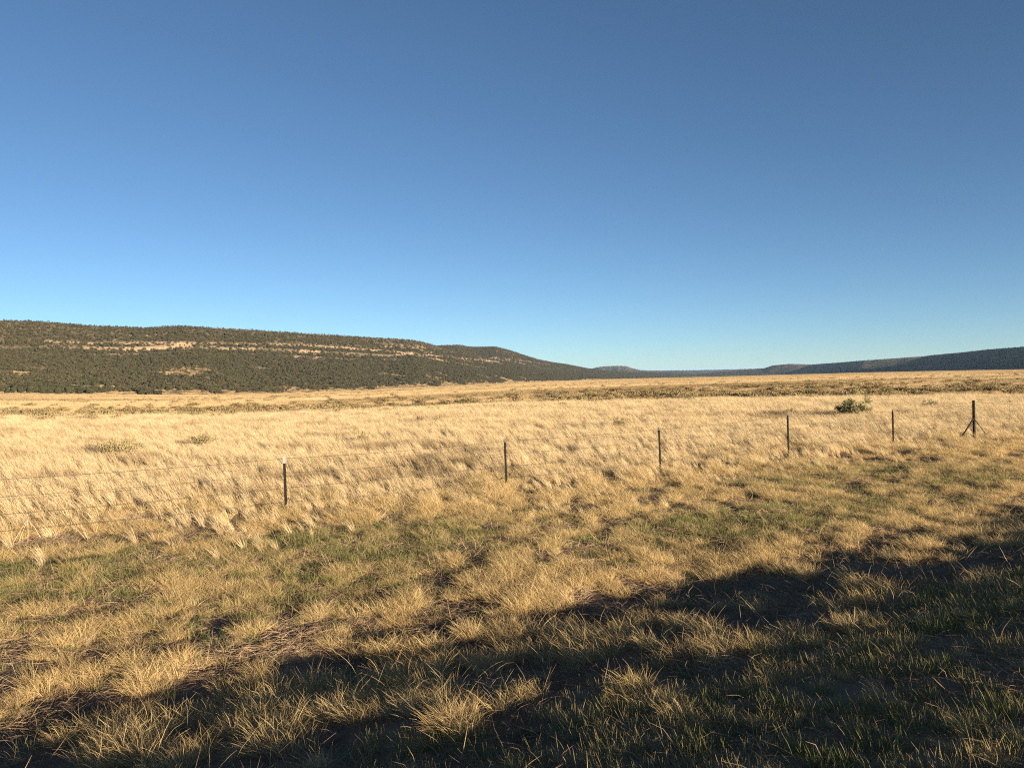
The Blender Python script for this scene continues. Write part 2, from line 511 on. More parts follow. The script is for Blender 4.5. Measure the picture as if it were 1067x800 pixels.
build_hill('mesa_hill', 'long wooded mesa with a broken pale cliff band along its slope',
    [(-520, 330), (-300, 329), (-120, 331), (0, 334), (30, 334.5), (60, 336.5), (100, 339.5), (150, 341.5), (188, 339.8), (200, 340.5), (250, 343), (300, 346.5),
     (350, 349.5), (400, 352.5), (430, 354.5), (446, 357.5), (456, 361), (475, 366), (500, 372), (540, 382), (580, 391), (605, 396)],
    [(-520, 600), (-250, 620), (0, 660), (90, 680), (180, 720), (270, 790), (360, 900), (480, 1200), (540, 1500), (620, 2100)],
    [(-520, 400), (360, 430), (480, 420), (620, 200)], olive_soil, cliff=(0.70, 0.73), seed=1, tree_density=0.15, tree_size=(2.1, 4.9), ncol=900, nrow=170, gully=0.06,
    band=[(-520, 349), (-200, 351), (0, 354), (100, 356), (200, 357), (310, 358), (360, 361), (440, 369.5), (520, 376)])
build_hill('rounded_hill', 'wooded hill falling to the valley floor beyond the mesa',
    [(330, 362), (400, 359.5), (430, 359.5), (453, 360.5), (465, 359.5), (480, 359.5), (487, 361), (500, 361.5), (515, 361), (530, 364.5), (545, 369.5), (560, 374.5),
     (575, 377.5), (590, 379.5), (600, 381.5), (615, 384.5), (640, 387.3), (660, 388.3), (700, 389.3), (740, 391), (790, 391.5)],
    [(330, 1150), (480, 1500), (540, 1650), (620, 2200), (740, 3500), (790, 3600)],
    [(330, 600), (540, 650), (620, 900), (790, 600)], olive_soil, cliff=(0.62, 0.65), seed=2, gully=0.06, tree_density=0.08, tree_size=(3, 5), ncol=520, nrow=110, rock_amount=0.8,
    band=[(330, 366), (440, 368.5), (520, 373), (560, 378), (600, 384), (700, 391)])
build_hill('distant_butte', 'small flat topped butte far down the valley',
    [(585, 389.5), (600, 387.5), (612, 385.5), (622, 382.7), (630, 381.8), (640, 381.2), (652, 381.4), (660, 384), (668, 386), (690, 387.3), (720, 388.5)],
    [(585, 5200), (720, 5200)], [(585, 500), (720, 500)], far_soil, seed=3, tree_density=0.006, tree_size=(6, 10), ncol=160, nrow=40, back=900, rock_amount=0.3)
build_hill('distant_ridge', 'low far ridge closing the valley',
    [(630, 388), (680, 386.4), (720, 385.9), (760, 385.2), (790, 384.2), (830, 383.5), (900, 382.5), (960, 381)],
    [(630, 7000), (960, 7000)], [(630, 900), (960, 900)], far_soil, seed=4, tree_density=0.003, tree_size=(8, 12), ncol=160, nrow=40, back=1200, rock_amount=0.5)
build_hill('valley_side_mesa', 'dark wooded mesa shoulder on the far right side of the valley',
    [(715, 391.3), (740, 388.3), (770, 386), (795, 384), (805, 380.8), (822, 379.2), (833, 379.3), (845, 379.8), (870, 378), (900, 375.6), (935, 373.2), (965, 371), (1000, 369.5), (1060, 366)],
    [(715, 3700), (850, 3600), (900, 3050), (1060, 3000)], [(715, 300), (820, 420), (1060, 500)], far_soil, cliff=(0.7, 0.76), seed=5, tree_density=0.014, tree_size=(4, 5.5), ncol=360, nrow=70, gully=0.24, gscale=16, rock_amount=0.4)
build_hill('shaded_mesa', 'nearest dark mesa on the right with its slope in shade',
    [(905, 386.5), (925, 384), (940, 379.5), (953, 374.5), (968, 370.3), (1000, 367.4), (1030, 364), (1067, 361.3), (1200, 353), (1370, 347), (1600, 345)],
    [(905, 2950), (1000, 2400), (1067, 2000), (1300, 1600), (1600, 1450)], [(905, 250), (960, 340), (1600, 400)], far_soil, cliff=(0.7, 0.76), seed=6, tree_density=0.022, tree_size=(3.5, 5), ncol=420, nrow=70, gully=0.30, gscale=16, rock_amount=0.5)

# ------------------------------------------------------------------ trees on the hills
def leaf_cloud(n, pts_fn, size, g, flatten=1.0):
    """n small quads at random orientations round the points pts_fn gives"""
    c = pts_fn(n)
    a = g.normal(0, 1, (n, 3)); a /= np.linalg.norm(a, axis=1)[:, None]
    b = g.normal(0, 1, (n, 3)); b -= a * np.sum(a * b, 1)[:, None]; b /= np.linalg.norm(b, axis=1)[:, None]
    s = (size * (0.6 + 0.8 * g.random(n)))[:, None]
    v = np.stack([c - a * s - b * s * .6, c + a * s - b * s * .6, c + a * s * .7 + b * s * .6, c - a * s * .7 + b * s * .6], 1)
    q = np.arange(n * 4).reshape(n, 4)
    return v.reshape(-1, 3), q, np.repeat(g.random(n), 4)

def merge(*parts):
    vs, qs, bs, off = [], [], [], 0
    for v, q, b in parts:
        vs.append(v); qs.append(q + off); bs.append(b); off += len(v)
    return np.concatenate(vs), np.concatenate(qs), np.concatenate(bs)

def stick(p0, p1, r0, r1, k=5, b=0.5):
    p0, p1 = np.array(p0, float), np.array(p1, float)
    d = p1 - p0; d /= np.linalg.norm(d) + 1e-9
    u = np.cross(d, [0.3, 0.9, 0.2]); u /= np.linalg.norm(u); w = np.cross(d, u)
    a = np.arange(k) * 2 * np.pi / k
    ring = np.cos(a)[:, None] * u + np.sin(a)[:, None] * w
    v = np.concatenate([p0 + ring * r0, p1 + ring * r1])
    q = np.array([(i, (i + 1) % k, k + (i + 1) % k, k + i) for i in range(k)])
    return v, q, np.full(2 * k, b)

juniper_mat = blade_mat('juniper_foliage', [(0.0, (0.034, 0.036, 0.018)), (0.5, (0.060, 0.058, 0.030)), (1.0, (0.092, 0.084, 0.046))], (0.10, 0.080, 0.048), 0.12)

def juniper_mesh(name, seed, n=260, tall=1.0):
    """unit tree: about 1 m tall and wide; scaled by its size"""
    g = np.random.default_rng(seed)
    lob = []
    for k in range(7):
        a = g.random() * 6.28; r = 0.26 * math.sqrt(g.random())
        lob.append((r * math.cos(a), r * math.sin(a), (0.25 + 0.5 * g.random()) * tall, 0.17 + 0.12 * g.random()))
    lob = np.array(lob)
    def pts(m):
        k = g.integers(0, len(lob), m)
        d = g.normal(0, 1, (m, 3)); d /= np.linalg.norm(d, axis=1)[:, None]
        rr = lob[k, 3] * (0.55 + 0.5 * g.random(m))
        p = lob[k, :3] + d * rr[:, None] * np.array([1, 1, 0.95 * tall])
        p[:, 2] = np.maximum(p[:, 2], 0.04)
        return p
    parts = [leaf_cloud(n, pts, 0.075, g)]
    parts.append(stick((0, 0, -0.08), (0.02, 0.01, 0.35), 0.05, 0.025, 5))
    v, q, b = merge(*parts)
    return mesh_from(name, v, q, juniper_mat, {'blade': b})

near_trees = [juniper_mesh('juniper_tree', 100 + i, 420, [0.85, 1.0, 1.15][i % 3]) for i in range(6)]
far_trees = [juniper_mesh('far_juniper', 200 + i, 110, [0.8, 0.95, 1.1][i % 3]) for i in range(6)]
T_ALL = np.concatenate(HILL_TREES)
in_view = np.abs(np.arctan2(T_ALL[:, 0], T_ALL[:, 1])) < R(32.4)
order = np.argsort(np.where(in_view, T_ALL[:, 4], 1e9))
single = order[:260]
mask = np.zeros(len(T_ALL), bool); mask[single] = True
for i in single:
    x, y, z, sz, d = T_ALL[i]
    o = link('juniper_tree', near_trees[rnd.randrange(6)])
    o.location = (x, y, z); o.rotation_euler.z = rnd.random() * 6.28
    o.scale = (sz * rnd.uniform(.95, 1.25), sz * rnd.uniform(.95, 1.25), sz)
    tag(o, 'small dark olive juniper along the foot of the wooded mesa', 'tree', 'junipers at the foot of the mesa')
rest = T_ALL[~mask]
fc = proto_collection('woodland_trees', far_trees)
scatter('woodland', fc, 6, rest[:, :3], rng.random(len(rest)) * 6.28,
        np.stack([rest[:, 3] * 1.1, rest[:, 3] * 1.1, rest[:, 3]], 1), rng.random(len(rest)) * 0.5,
        'dense dark juniper woodland covering the slopes of the mesas', 'woodland')

# ------------------------------------------------------------------ grass
straw = blade_mat('straw', [(0.0, (0.30, 0.20, 0.095)), (0.35, (0.47, 0.335, 0.16)), (0.7, (0.60, 0.45, 0.225)), (1.0, (0.70, 0.56, 0.32))], (0.22, 0.19, 0.075), 0.3)
pale_straw = blade_mat('pale_straw', [(0.0, (0.44, 0.32, 0.18)), (0.4, (0.62, 0.475, 0.275)), (1.0, (0.76, 0.62, 0.39))], (0.20, 0.135, 0.07), 0.35)
green_blade = blade_mat('green_blade', [(0.0, (0.085, 0.108, 0.034)), (0.4, (0.16, 0.18, 0.06)), (0.7, (0.31, 0.26, 0.11)), (1.0, (0.50, 0.39, 0.20))], (0.42, 0.32, 0.16), 0.3)
litter_mat = blade_mat('dead_litter', [(0.0, (0.15, 0.105, 0.07)), (0.5, (0.30, 0.215, 0.14)), (1.0, (0.52, 0.39, 0.25))], (0.15, 0.095, 0.065), 0.15)

valley_straw = blade_mat('valley_straw', [(0.0, (0.36, 0.25, 0.13)), (0.4, (0.52, 0.375, 0.20)), (1.0, (0.66, 0.50, 0.29))], (0.19, 0.135, 0.07), 0.35)

def tuft_set(name, k, mat, **kw):
    out = []
    for i in range(k):
        v, q, b = blades(seed=hash_seed(name) + i * 7, **kw)
        out.append(mesh_from('%s_%d' % (name, i), v, q, mat, {'blade': b}))
    return proto_collection(name, out)

def hash_seed(s): return sum(ord(c) * (i + 1) for i, c in enumerate(s)) % 100000

tufts = tuft_set('straw_tufts', 18, straw, n=105, radius=0.055, lmin=0.04, lmax=0.185, width=0.0023, lean=(-0.24, 0.05), spread=0.75, droop=1.0, seg=4, longs=0.05, kinky=0.6)
meadow_tufts = tuft_set('meadow_tufts', 16, pale_straw, n=46, radius=0.05, lmin=0.18, lmax=0.58, width=0.0062, lean=(-0.40, 0.06), spread=0.26, droop=0.8, seg=4, kinky=0.2)
greens = tuft_set('green_tufts', 12, green_blade, n=56, radius=0.10, lmin=0.035, lmax=0.15, width=0.0038, lean=(-0.12, 0.03), spread=0.42, droop=0.5, seg=3, kinky=0.3)
litter = tuft_set('litter_tufts', 10, litter_mat, n=70, radius=0.25, lmin=0.06, lmax=0.26, width=0.005, lean=(-0.2, 0.0), spread=1.6, droop=1.5, seg=3, flat=0.75, kinky=0.8)
patches = tuft_set('meadow_patches', 10, valley_straw, n=420, radius=1.5, lmin=0.20, lmax=0.46, width=0.02, lean=(-0.40, 0.05), spread=0.25, droop=0.7, seg=2)

def wedge(r0, r1, density, half=42.0):
    n = int((r1 * r1 - r0 * r0) * R(half) * density)
    r = np.sqrt(r0 * r0 + (r1 * r1 - r0 * r0) * rng.random(n)); a = (rng.random(n) * 2 - 1) * R(half)
    return r * np.sin(a), r * np.cos(a)

def near_field(density, half=50.0, r1=32.0):
    return wedge(1.2, r1, density, half)

# the green hollow of the ditch and the bare brown places
def green_amount(x, y):
    s, t = s_of(x, y), t_of(x, y)
    g = np.zeros_like(s)
    for cs, ct, ws, wt, a in ((9.9, 12.3, 1.3, 4.2, 1.0), (12.2, 5.0, 2.0, 3.4, 0.75), (13.0, 0.0, 2.0, 3.2, 0.8), (10.2, 3.3, 1.2, 2.5, 0.6),
                              (13.0, 19.0, 1.6, 5.0, 0.7), (10.5, 20.0, 1.4, 3.0, 0.6)):
        g = np.maximum(g, a * np.exp(-((s - cs) / ws) ** 2 - ((t - ct) / wt) ** 2))
    return np.clip(g * 1.5 * (0.55 + 0.9 * fbm(x * 0.9, y * 0.9, 41, 3)), 0, 1)

def put(name, proto, k, x, y, sc, tint, label, cat, zs=1.0, rot=0.7):
    z = ground_z(x, y)
    sc = np.asarray(sc)
    scl = np.stack([sc, sc, sc * zs], 1)
    return scatter(name, proto, k, np.stack([x, y, z], 1), (rng.random(len(x)) * 2 - 1) * rot, scl, tint, label, cat)

# straw tufts of the roadside, from the foot of the bank to a little past the fence
x, y = near_field(95.0, r1=52)
s = s_of(x, y); ga = green_amount(x, y)
k = (s > 1.8) & (s < 21)
x, y, s, ga = x[k], y[k], s[k], ga[k]
clump = fbm(x * 0.5, y * 0.5, 61, 2) * 0.22 + fbm(x * 2.1, y * 2.1, 63, 3) * 0.78
p = sstep(0.45, 0.55, clump) * 0.88 + 0.045
p = np.where(s < 7.8, sstep(0.52, 0.60, clump) * 0.75 + 0.05, p)
p = (p * sstep(4.2, 5.2, s) + 0.14 * sstep(0.54, 0.60, clump) * sstep(1.8, 2.4, s) * (1 - sstep(4.2, 5.2, s))) * (1 - 0.62 * ga) * (1 - sstep(15, 21, s))
k = rng.random(len(x)) < p
x, y, clump = x[k], y[k], clump[k]
hs = 0.88 * (0.55 + 0.85 * sstep(0.44, 0.68, clump) + 0.65 * rng.random(len(x)) ** 3) * (1 - 0.25 * ga[k]) * (1 + .35 * sstep(9, 16, s_of(x, y))) * (.6 + .4 * sstep(3.8, 5, s_of(x, y)))
put('dry_grass', tufts, 18, x, y, hs, np.clip(ga[k] * 0.5 * rng.random(len(x)) ** .5, 0, 0.9), 'dry straw coloured tussock grass of the roadside ditch', 'grass')

stems = tuft_set('straw_stems', 12, pale_straw, n=5, radius=0.10, lmin=0.16, lmax=0.42, width=0.0032, lean=(-0.30, 0.05), spread=0.9, droop=0.9, seg=6, kinky=0.7)
x, y = near_field(3.2, r1=26)
s = s_of(x, y)
k = (s > 4.6) & (s < 17) & (rng.random(len(x)) < .8)
x, y = x[k], y[k]
put('dry_stems', stems, 12, x, y, 0.7 + 0.5 * rng.random(len(x)), rng.random(len(x)) * .3, 'long pale dry stems scattered through the roadside tussocks', 'grass stems', rot=0.9)

# green grass of the shoulder and of the hollow
x, y = near_field(85.0, r1=26)
s = s_of(x, y); ga = green_amount(x, y)
p = np.maximum(sstep(5.3, 4.3, s + (fbm(x, y, 15, 2) - .5) * 1.2) * sstep(0.7, 1.6, s) * (0.15 + 1.3 * sstep(.3, .65, fbm(x * 2.2, y * 2.2, 16, 3))), ga * 0.85 + 0.03 * (s > 7))
k = (rng.random(len(x)) < p)
x, y, s = x[k], y[k], s[k]
put('green_grass', greens, 12, x, y, 0.55 + 0.6 * rng.random(len(x)) ** 1.5, np.clip((fbm(x * 3, y * 3, 19, 2) - .47) * 4, 0, 0.9) * (s < 6) , 'short green grass with straw tips on the shoulder and ditch', 'grass')

# dead litter on the ground
xa, ya = near_field(18.0, r1=26); xb, yb = wedge(26, 50, 7, 42)
x, y = np.concatenate([xa, xb]), np.concatenate([ya, yb])
s = s_of(x, y)
k = (s > 0.8) & (rng.random(len(x)) < np.where(s < 4.6, 0.7, 0.95))
x, y = x[k], y[k]
put('dead_litter', litter, 10, x, y, 0.6 + 0.7 * rng.random(len(x)), rng.random(len(x)) * 0.6, 'flattened dead brown grass litter', 'litter', rot=3.14)

# tall pale meadow beyond the fence
x, y = wedge(12, 80, 24.0, 40)
s = s_of(x, y)
thin = fbm(x * 0.5, y * 0.5, 31, 3)
brown = np.exp(-((s - 17.0) / 1.5) ** 2) * sstep(6, 1, t_of(x, y)) * sstep(.35, .6, fbm(x * .5, y * .8, 36, 3))
p = (1 - .8 * brown) * sstep(12.5, 20.5, s + (fbm(x * .5, y * .5, 33, 3) - .5) * 7) * (0.42 + 0.7 * sstep(0.36, 0.58, thin * .6 + fbm(x * 1.7, y * 1.7, 39, 2) * .4))
k = rng.random(len(x)) < p
x, y = x[k], y[k]
r = np.hypot(x, y)
put('meadow_grass', meadow_tufts, 16, x, y, (0.50 + 0.35 * fbm(x * .6, y * .6, 35, 3) + .30 * rng.random(len(x))) * (1 + 0.6 * sstep(30, 70, r)) * (.75 + .25 * sstep(14, 21, s_of(x, y))), np.clip((fbm(x * .7, y * .7, 37, 3) - .56) * 3, 0, .8),
    'tall pale golden grass leaning in the wind beyond the fence', 'grass', zs=1.0, rot=0.5)

# far valley floor
def brush_zone(x, y):
    """brown brushy band across the valley, wider to the right"""
    az = np.arctan2(x, y); r = np.hypot(x, y)
    r0 = np.interp(az, BZ_AZ, BZ_0); r1 = np.interp(az, BZ_AZ, BZ_1)
    wob = 1 + 0.10 * (fbm(x / 18, y / 18, 91, 3) - .5) * 2
    return sstep(0.95, 1.03, r / r0 * wob) * (1 - sstep(0.7, 1.2, r / r1 * wob))
_bz = []
for px, y0, y1 in ((-200, 451, 434), (0, 447, 432), (200, 440, 428), (400, 433.5, 420), (533, 430, 413), (700, 424, 404), (850, 419, 399), (1067, 412, 396), (1300, 405, 390)):
    a = ground_hit(px, y0); b = ground_hit(px, y1)
    _bz.append((math.atan2(a.x, a.y), math.hypot(a.x, a.y), math.hypot(b.x, b.y)))
BZ_AZ, BZ_0, BZ_1 = map(np.array, zip(*_bz))

xs, ys, sc, zz = [], [], [], []
for r0, r1, k_ in ((45, 160, 1.0), (160, 420, 2.0), (420, 1000, 4.5), (1000, 3600, 11.0)):
    x, y = wedge(r0, r1, 0.32 / k_ ** 2, 40)
    xs.append(x); ys.append(y); sc.append(np.full(len(x), k_)); zz.append(np.ones(len(x)))
x, y, sc = map(np.concatenate, (xs, ys, sc))
r = np.hypot(x, y)
bz = brush_zone(x, y)
k = (rng.random(len(x)) < 1.0 - 0.12 * bz) & (r < foot_dist(np.arctan2(x, y)) + 25)
x, y, sc, r, bz = x[k], y[k], sc[k], r[k], bz[k]
streak = fbm(t_of(x, y) / 90, s_of(x, y) / 14, 95, 4)
tint = np.clip(bz * 0.55 * sstep(.3, .6, fbm(t_of(x, y) / 30, s_of(x, y) / 8, 96, 3)) + sstep(0.47, 0.64, streak) * 0.6 + (rng.random(len(x)) - .5) * .15, 0, 0.95)
z = ground_z(x, y)
far_h = np.where(r > 420, 1.15, 1.0) * (0.7 + 0.5 * rng.random(len(x)))
fg = np.concatenate(FOOT_GRASS)
x = np.concatenate([x, fg[:, 0]]); y = np.concatenate([y, fg[:, 1]]); z = np.concatenate([z, fg[:, 2]])
kf = np.interp(np.hypot(fg[:, 0], fg[:, 1]), [500, 1000, 3500], [1.8, 3, 6])
sc = np.concatenate([sc, kf]); far_h = np.concatenate([far_h, np.full(len(fg), 1.0)]); tint = np.concatenate([tint, rng.random(len(fg)) * .4])
scatter('valley_grass', patches, 10, np.stack([x, y, z], 1), (rng.random(len(x)) * 2 - 1) * 0.5, np.stack([sc, sc, far_h * np.clip(sc, 1, 1.6)], 1), tint,
        'pale dry grass covering the far valley floor', 'grass')

# ------------------------------------------------------------------ shrubs
sage_leaf = blade_mat('sage_leaf', [(0.0, (0.15, 0.13, 0.06)), (0.5, (0.25, 0.205, 0.10)), (1.0, (0.38, 0.31, 0.16))], (0.19, 0.12, 0.055), 0.2)
rust_leaf = blade_mat('rust_leaf', [(0.0, (0.19, 0.14, 0.075)), (0.5, (0.29, 0.215, 0.115)), (1.0, (0.42, 0.325, 0.185))], (0.19, 0.12, 0.055), 0.2)
green_leaf = blade_mat('bush_leaf', [(0.0, (0.14, 0.13, 0.065)), (0.5, (0.23, 0.21, 0.11)), (1.0, (0.36, 0.315, 0.175))], (0.19, 0.12, 0.055), 0.2)
twig_mat = plain_mat('twig_bark', (0.10, 0.075, 0.05), (0.17, 0.13, 0.09), 30)

def shrub_parts(seed, w, h, n=500, leaf=0.035, stems=14, upright=0.5):
    g = np.random.default_rng(seed)
    tips, st = [], []
    for i in range(stems):
        a = g.random() * 6.28; rr = w * 0.5 * (0.25 + 0.75 * g.random())
        zt = h * (0.55 + 0.45 * g.random()) * (1 - 0.35 * (rr / (w * .5)) ** 2)
        mid = np.array([math.cos(a) * rr * .45, math.sin(a) * rr * .45, zt * .55])
        tip = np.array([math.cos(a) * rr, math.sin(a) * rr, zt])
        st.append(stick((math.cos(a) * .04, math.sin(a) * .04, -0.03), mid, 0.012, 0.008, 4))
        st.append(stick(mid, tip, 0.008, 0.003, 4))
        tips.append((mid, tip))
    def pts(m):
        k = g.integers(0, stems, m); f = g.random(m) ** 0.7
        A = np.array([t[0] for t in tips])[k]; B = np.array([t[1] for t in tips])[k]
        p = A * (1 - f[:, None]) + B * f[:, None] + g.normal(0, 1, (m, 3)) * np.array([w, w, h]) * 0.055
        p[:, 2] = np.maximum(p[:, 2], 0.02)
        return p
    return leaf_cloud(n, pts, leaf, g), merge(*st)

def brush_mesh(name, seed, mat, n=520, leaf=0.035):
    f, st = shrub_parts(seed, 1.5, 0.72, n, leaf, 16)
    v, q, b = merge(f, st)
    return mesh_from(name, v, q, mat, {'blade': b})

brush_meshes = [brush_mesh('brush_shrub', 300 + i, (sage_leaf, sage_leaf, rust_leaf)[i % 3]) for i in range(9)]
# candidates over the brushy band
xa, ya = wedge(45, 110, 0.22, 36); xb, yb = wedge(110, 520, 0.10, 36)
x, y = np.concatenate([xa, xb]), np.concatenate([ya, yb])
bz = np.maximum(brush_zone(x, y), .5 * sstep(.60, .68, fbm(t_of(x, y) / 70, s_of(x, y) / 9, 131, 3)) * (np.hypot(x, y) > 95))
cl = fbm(t_of(x, y) / 22, s_of(x, y) / 7, 101, 4)
k = rng.random(len(x)) < bz * (sstep(0.40 - .14 * (np.arctan2(x, y) < R(-8)), 0.60 - .14 * (np.arctan2(x, y) < R(-8)), cl) * .8 + .03)
x, y = x[k], y[k]
r = np.hypot(x, y); az = np.arctan2(x, y)
order = np.argsort(np.where(np.abs(az) < R(32.3), r, 1e9))
z = ground_z(x, y)
sel = order[:240]
rust_f = sstep(0.35, 0.6, fbm(x / 40, y / 40, 111, 2) + (az > R(12)) * 0.15)
for i in sel:
    o = link('sagebrush', brush_meshes[rnd.choice((2, 5, 8)) if rnd.random() < rust_f[i] * .7 else rnd.choice((0, 1, 3, 4, 6, 7))])
    o.location = (x[i], y[i], z[i]); o.rotation_euler.z = rnd.random() * 6.28
    k_ = 0.45 + 1.0 * rnd.random() ** 1.6; o.scale = (k_ * rnd.uniform(.9, 1.3), k_ * rnd.uniform(.9, 1.3), k_ * rnd.uniform(0.8, 1.15))
    tag(o, 'low brown shrub in the brushy band across the valley floor', 'shrub', 'shrubs of the brushy band')
rem = order[240:]
bc = proto_collection('brush_prototypes', brush_meshes)
kk = 0.6 + 0.8 * rng.random(len(rem))
scatter('far_brush', bc, 9, np.stack([x[rem], y[rem], z[rem]], 1), rng.random(len(rem)) * 6.28, np.stack([kk * 1.3, kk * 1.3, kk], 1), rng.random(len(rem)) * .4,
        'continuous brown and olive brush across the far valley floor', 'brush')

# lines of dark bushes nearer the mesa
def bush_line(p0, p1, n, jitter, size, label, group):
    for i in range(n):
        f = (i + rnd.random() * 0.8) / n
        g = ground_hit(p0[0] + (p1[0] - p0[0]) * f, p0[1] + (p1[1] - p0[1]) * f + rnd.uniform(-jitter, jitter))
        o = link('dark_bush', brush_meshes[rnd.choice((0, 1, 3, 4, 6, 7))])
        o.location = g; o.rotation_euler.z = rnd.random() * 6.28
        k_ = rnd.uniform(.7, 1.2) * size
        o.scale = (k_ * 1.7, k_ * 1.7, k_)
        tag(o, label, 'bush', group)
bush_line((118, 419.5), (202, 417.5), 16, .5, 1.1, 'low dark bush in the thin line left of centre below the mesa', 'bushes in the line below the mesa')
bush_line((212, 417), (272, 415.5), 12, .4, 1.1, 'low dark bush in the middle line on pale grass below the mesa', 'bushes in the middle line below the mesa')
bush_line((282, 415), (352, 411), 14, .6, 1.3, 'low dark bush in the broken line rising toward the wooded foot', 'bushes in the broken rising line')
bush_line((360, 410.5), (520, 402.5), 22, .8, 1.6, 'low dark bush in the long line running toward the rounded hill', 'bushes in the long line')

# separate shrubs standing in the tall grass
def shrub(px, py, wpx, hpx, mat, label, cat='shrub', name='sage_shrub', seed=1, n=500, leaf=None, stems=14):
    g = ground_hit(px, py)
    d = math.hypot(g.x, g.y)
    w, h = wpx * d / F * 1.05, hpx * d / F + 0.32          # the grass hides the lowest part
    root = empty(name, g)
    f, st = shrub_parts(seed, w, h, int(n * 1.8), leaf or 0.016 * math.sqrt(w * h) + 0.010, stems)
    link('foliage', mesh_from('foliage', f[0], f[1], mat, {'blade': f[2]}), root)
    link('stems', mesh_from('stems', st[0], st[1], twig_mat), root)
    tag(root, label, cat)
    return root

shrub(882, 436, 27, 14, green_leaf, 'largest rounded grey green bush in the tall grass right of centre', 'bush', 'leafy_bush', 11, 1500)
shrub(898, 436, 18, 11, green_leaf, 'smaller olive bush touching the right side of the largest bush', 'bush', 'leafy_bush', 12, 800)
shrub(903, 426, 12, 9, green_leaf, 'small spiky green bush just behind the largest bush', 'bush', 'leafy_bush', 13, 400)
shrub(967, 428, 17, 8, green_leaf, 'low green plant between the last thin post and the braced post', 'plant', 'leafy_plant', 14, 350)
shrub(950, 418, 9, 5, sage_leaf, 'tiny olive shrub at the edge of the brush behind the low green plant', 'shrub', 'sage_shrub', 15, 200)
shrub(122, 478, 42, 14, sage_leaf, 'wide low olive shrub in pale grass at the left of the meadow', 'shrub', 'sage_shrub', 16, 900, 0.022, 26)
shrub(208, 468, 30, 10, sage_leaf, 'sprawling thin olive shrub with open branches left of the nearest post', 'shrub', 'sage_shrub', 17, 420, 0.022, 12)
shrub(707, 432, 11, 7, sage_leaf, 'small dark olive shrub above the third post in the meadow', 'shrub', 'sage_shrub', 18, 350)
shrub(646, 448, 14, 9, sage_leaf, 'small thin olive shrub left of the third post', 'shrub', 'sage_shrub', 19, 300)
shrub(378, 464, 13, 9, sage_leaf, 'small olive shrub low in the grass between the first two posts', 'shrub', 'sage_shrub', 20, 300)
shrub(437, 444, 14, 7, rust_leaf, 'rounded rust brown weed in the meadow left of the second post', 'shrub', 'dry_weed', 21, 400)
shrub(458, 443, 18, 6, rust_leaf, 'flat brown weed patch beside the rounded rust brown weed', 'shrub', 'dry_weed', 22, 300)
shrub(372, 441, 20, 4, rust_leaf, 'low spread brown weed near the far edge of the meadow', 'shrub', 'dry_weed', 23, 260)
shrub(823, 437, 12, 8, rust_leaf, 'dry brown weed just behind the top of the fourth post', 'shrub', 'dry_weed', 24, 220)
shrub(171, 441, 12, 5, sage_leaf, 'small olive shrub at the far edge of the meadow on the left', 'shrub', 'sage_shrub', 25, 250)

# ------------------------------------------------------------------ fence
steel_dark = plain_mat('rusted_post_steel', (0.008, 0.0075, 0.006), (0.018, 0.014, 0.010), 25, 0.95, 0.0, 0.2)
white_paint = plain_mat('white_post_paint', (0.15, 0.15, 0.15), (0.26, 0.25, 0.24), 20, 0.6)
grey_paint = plain_mat('worn_grey_post_paint', (0.07, 0.066, 0.06), (0.14, 0.13, 0.12), 30, 0.7)
old_wood = plain_mat('weathered_dark_wood', (0.008, 0.007, 0.006), (0.02, 0.016, 0.012), 18, 0.85, 0, 0.4)
wire_mat = plain_mat('wire_steel', (0.03, 0.026, 0.022), (0.06, 0.05, 0.04), 40, 0.7, 0.2)

def bm_obj(name, bm, mat, parent):
    me = bpy.data.meshes.new(name); bm.to_mesh(me); bm.free()
    me.materials.append(mat)
    return link(name, me, parent)

def prism(bm, prof, z0, z1):
    a = [bm.verts.new((x, y, z0)) for x, y in prof]; b = [bm.verts.new((x, y, z1)) for x, y in prof]
    n = len(prof)
    for i in range(n):
        bm.faces.new((a[i], a[(i + 1) % n], b[(i + 1) % n], b[i]))
    bm.faces.new(b); bm.faces.new(a[::-1])

T_PROF = [(-.027, 0), (-.027, -.008), (.027, -.008), (.027, 0), (.004, 0), (.004, .038), (-.004, .038), (-.004, 0)]

def fence_pt(k):
    k = k + {2: -0.06, 3: -0.05}.get(k, 0)               # the spacing is not quite even
    return np.array([-4.71 + 4.53 * k, 16.5 + 2.92 * k])
fence = empty('wire_fence', (*fence_pt(0), float(ground_z(*fence_pt(0)))))
tag(fence, 'barbed wire fence on thin dark steel posts with one braced corner post', 'fence')
fence_loc = np.array(fence.location)
ang = math.atan2(2.92, 4.53)

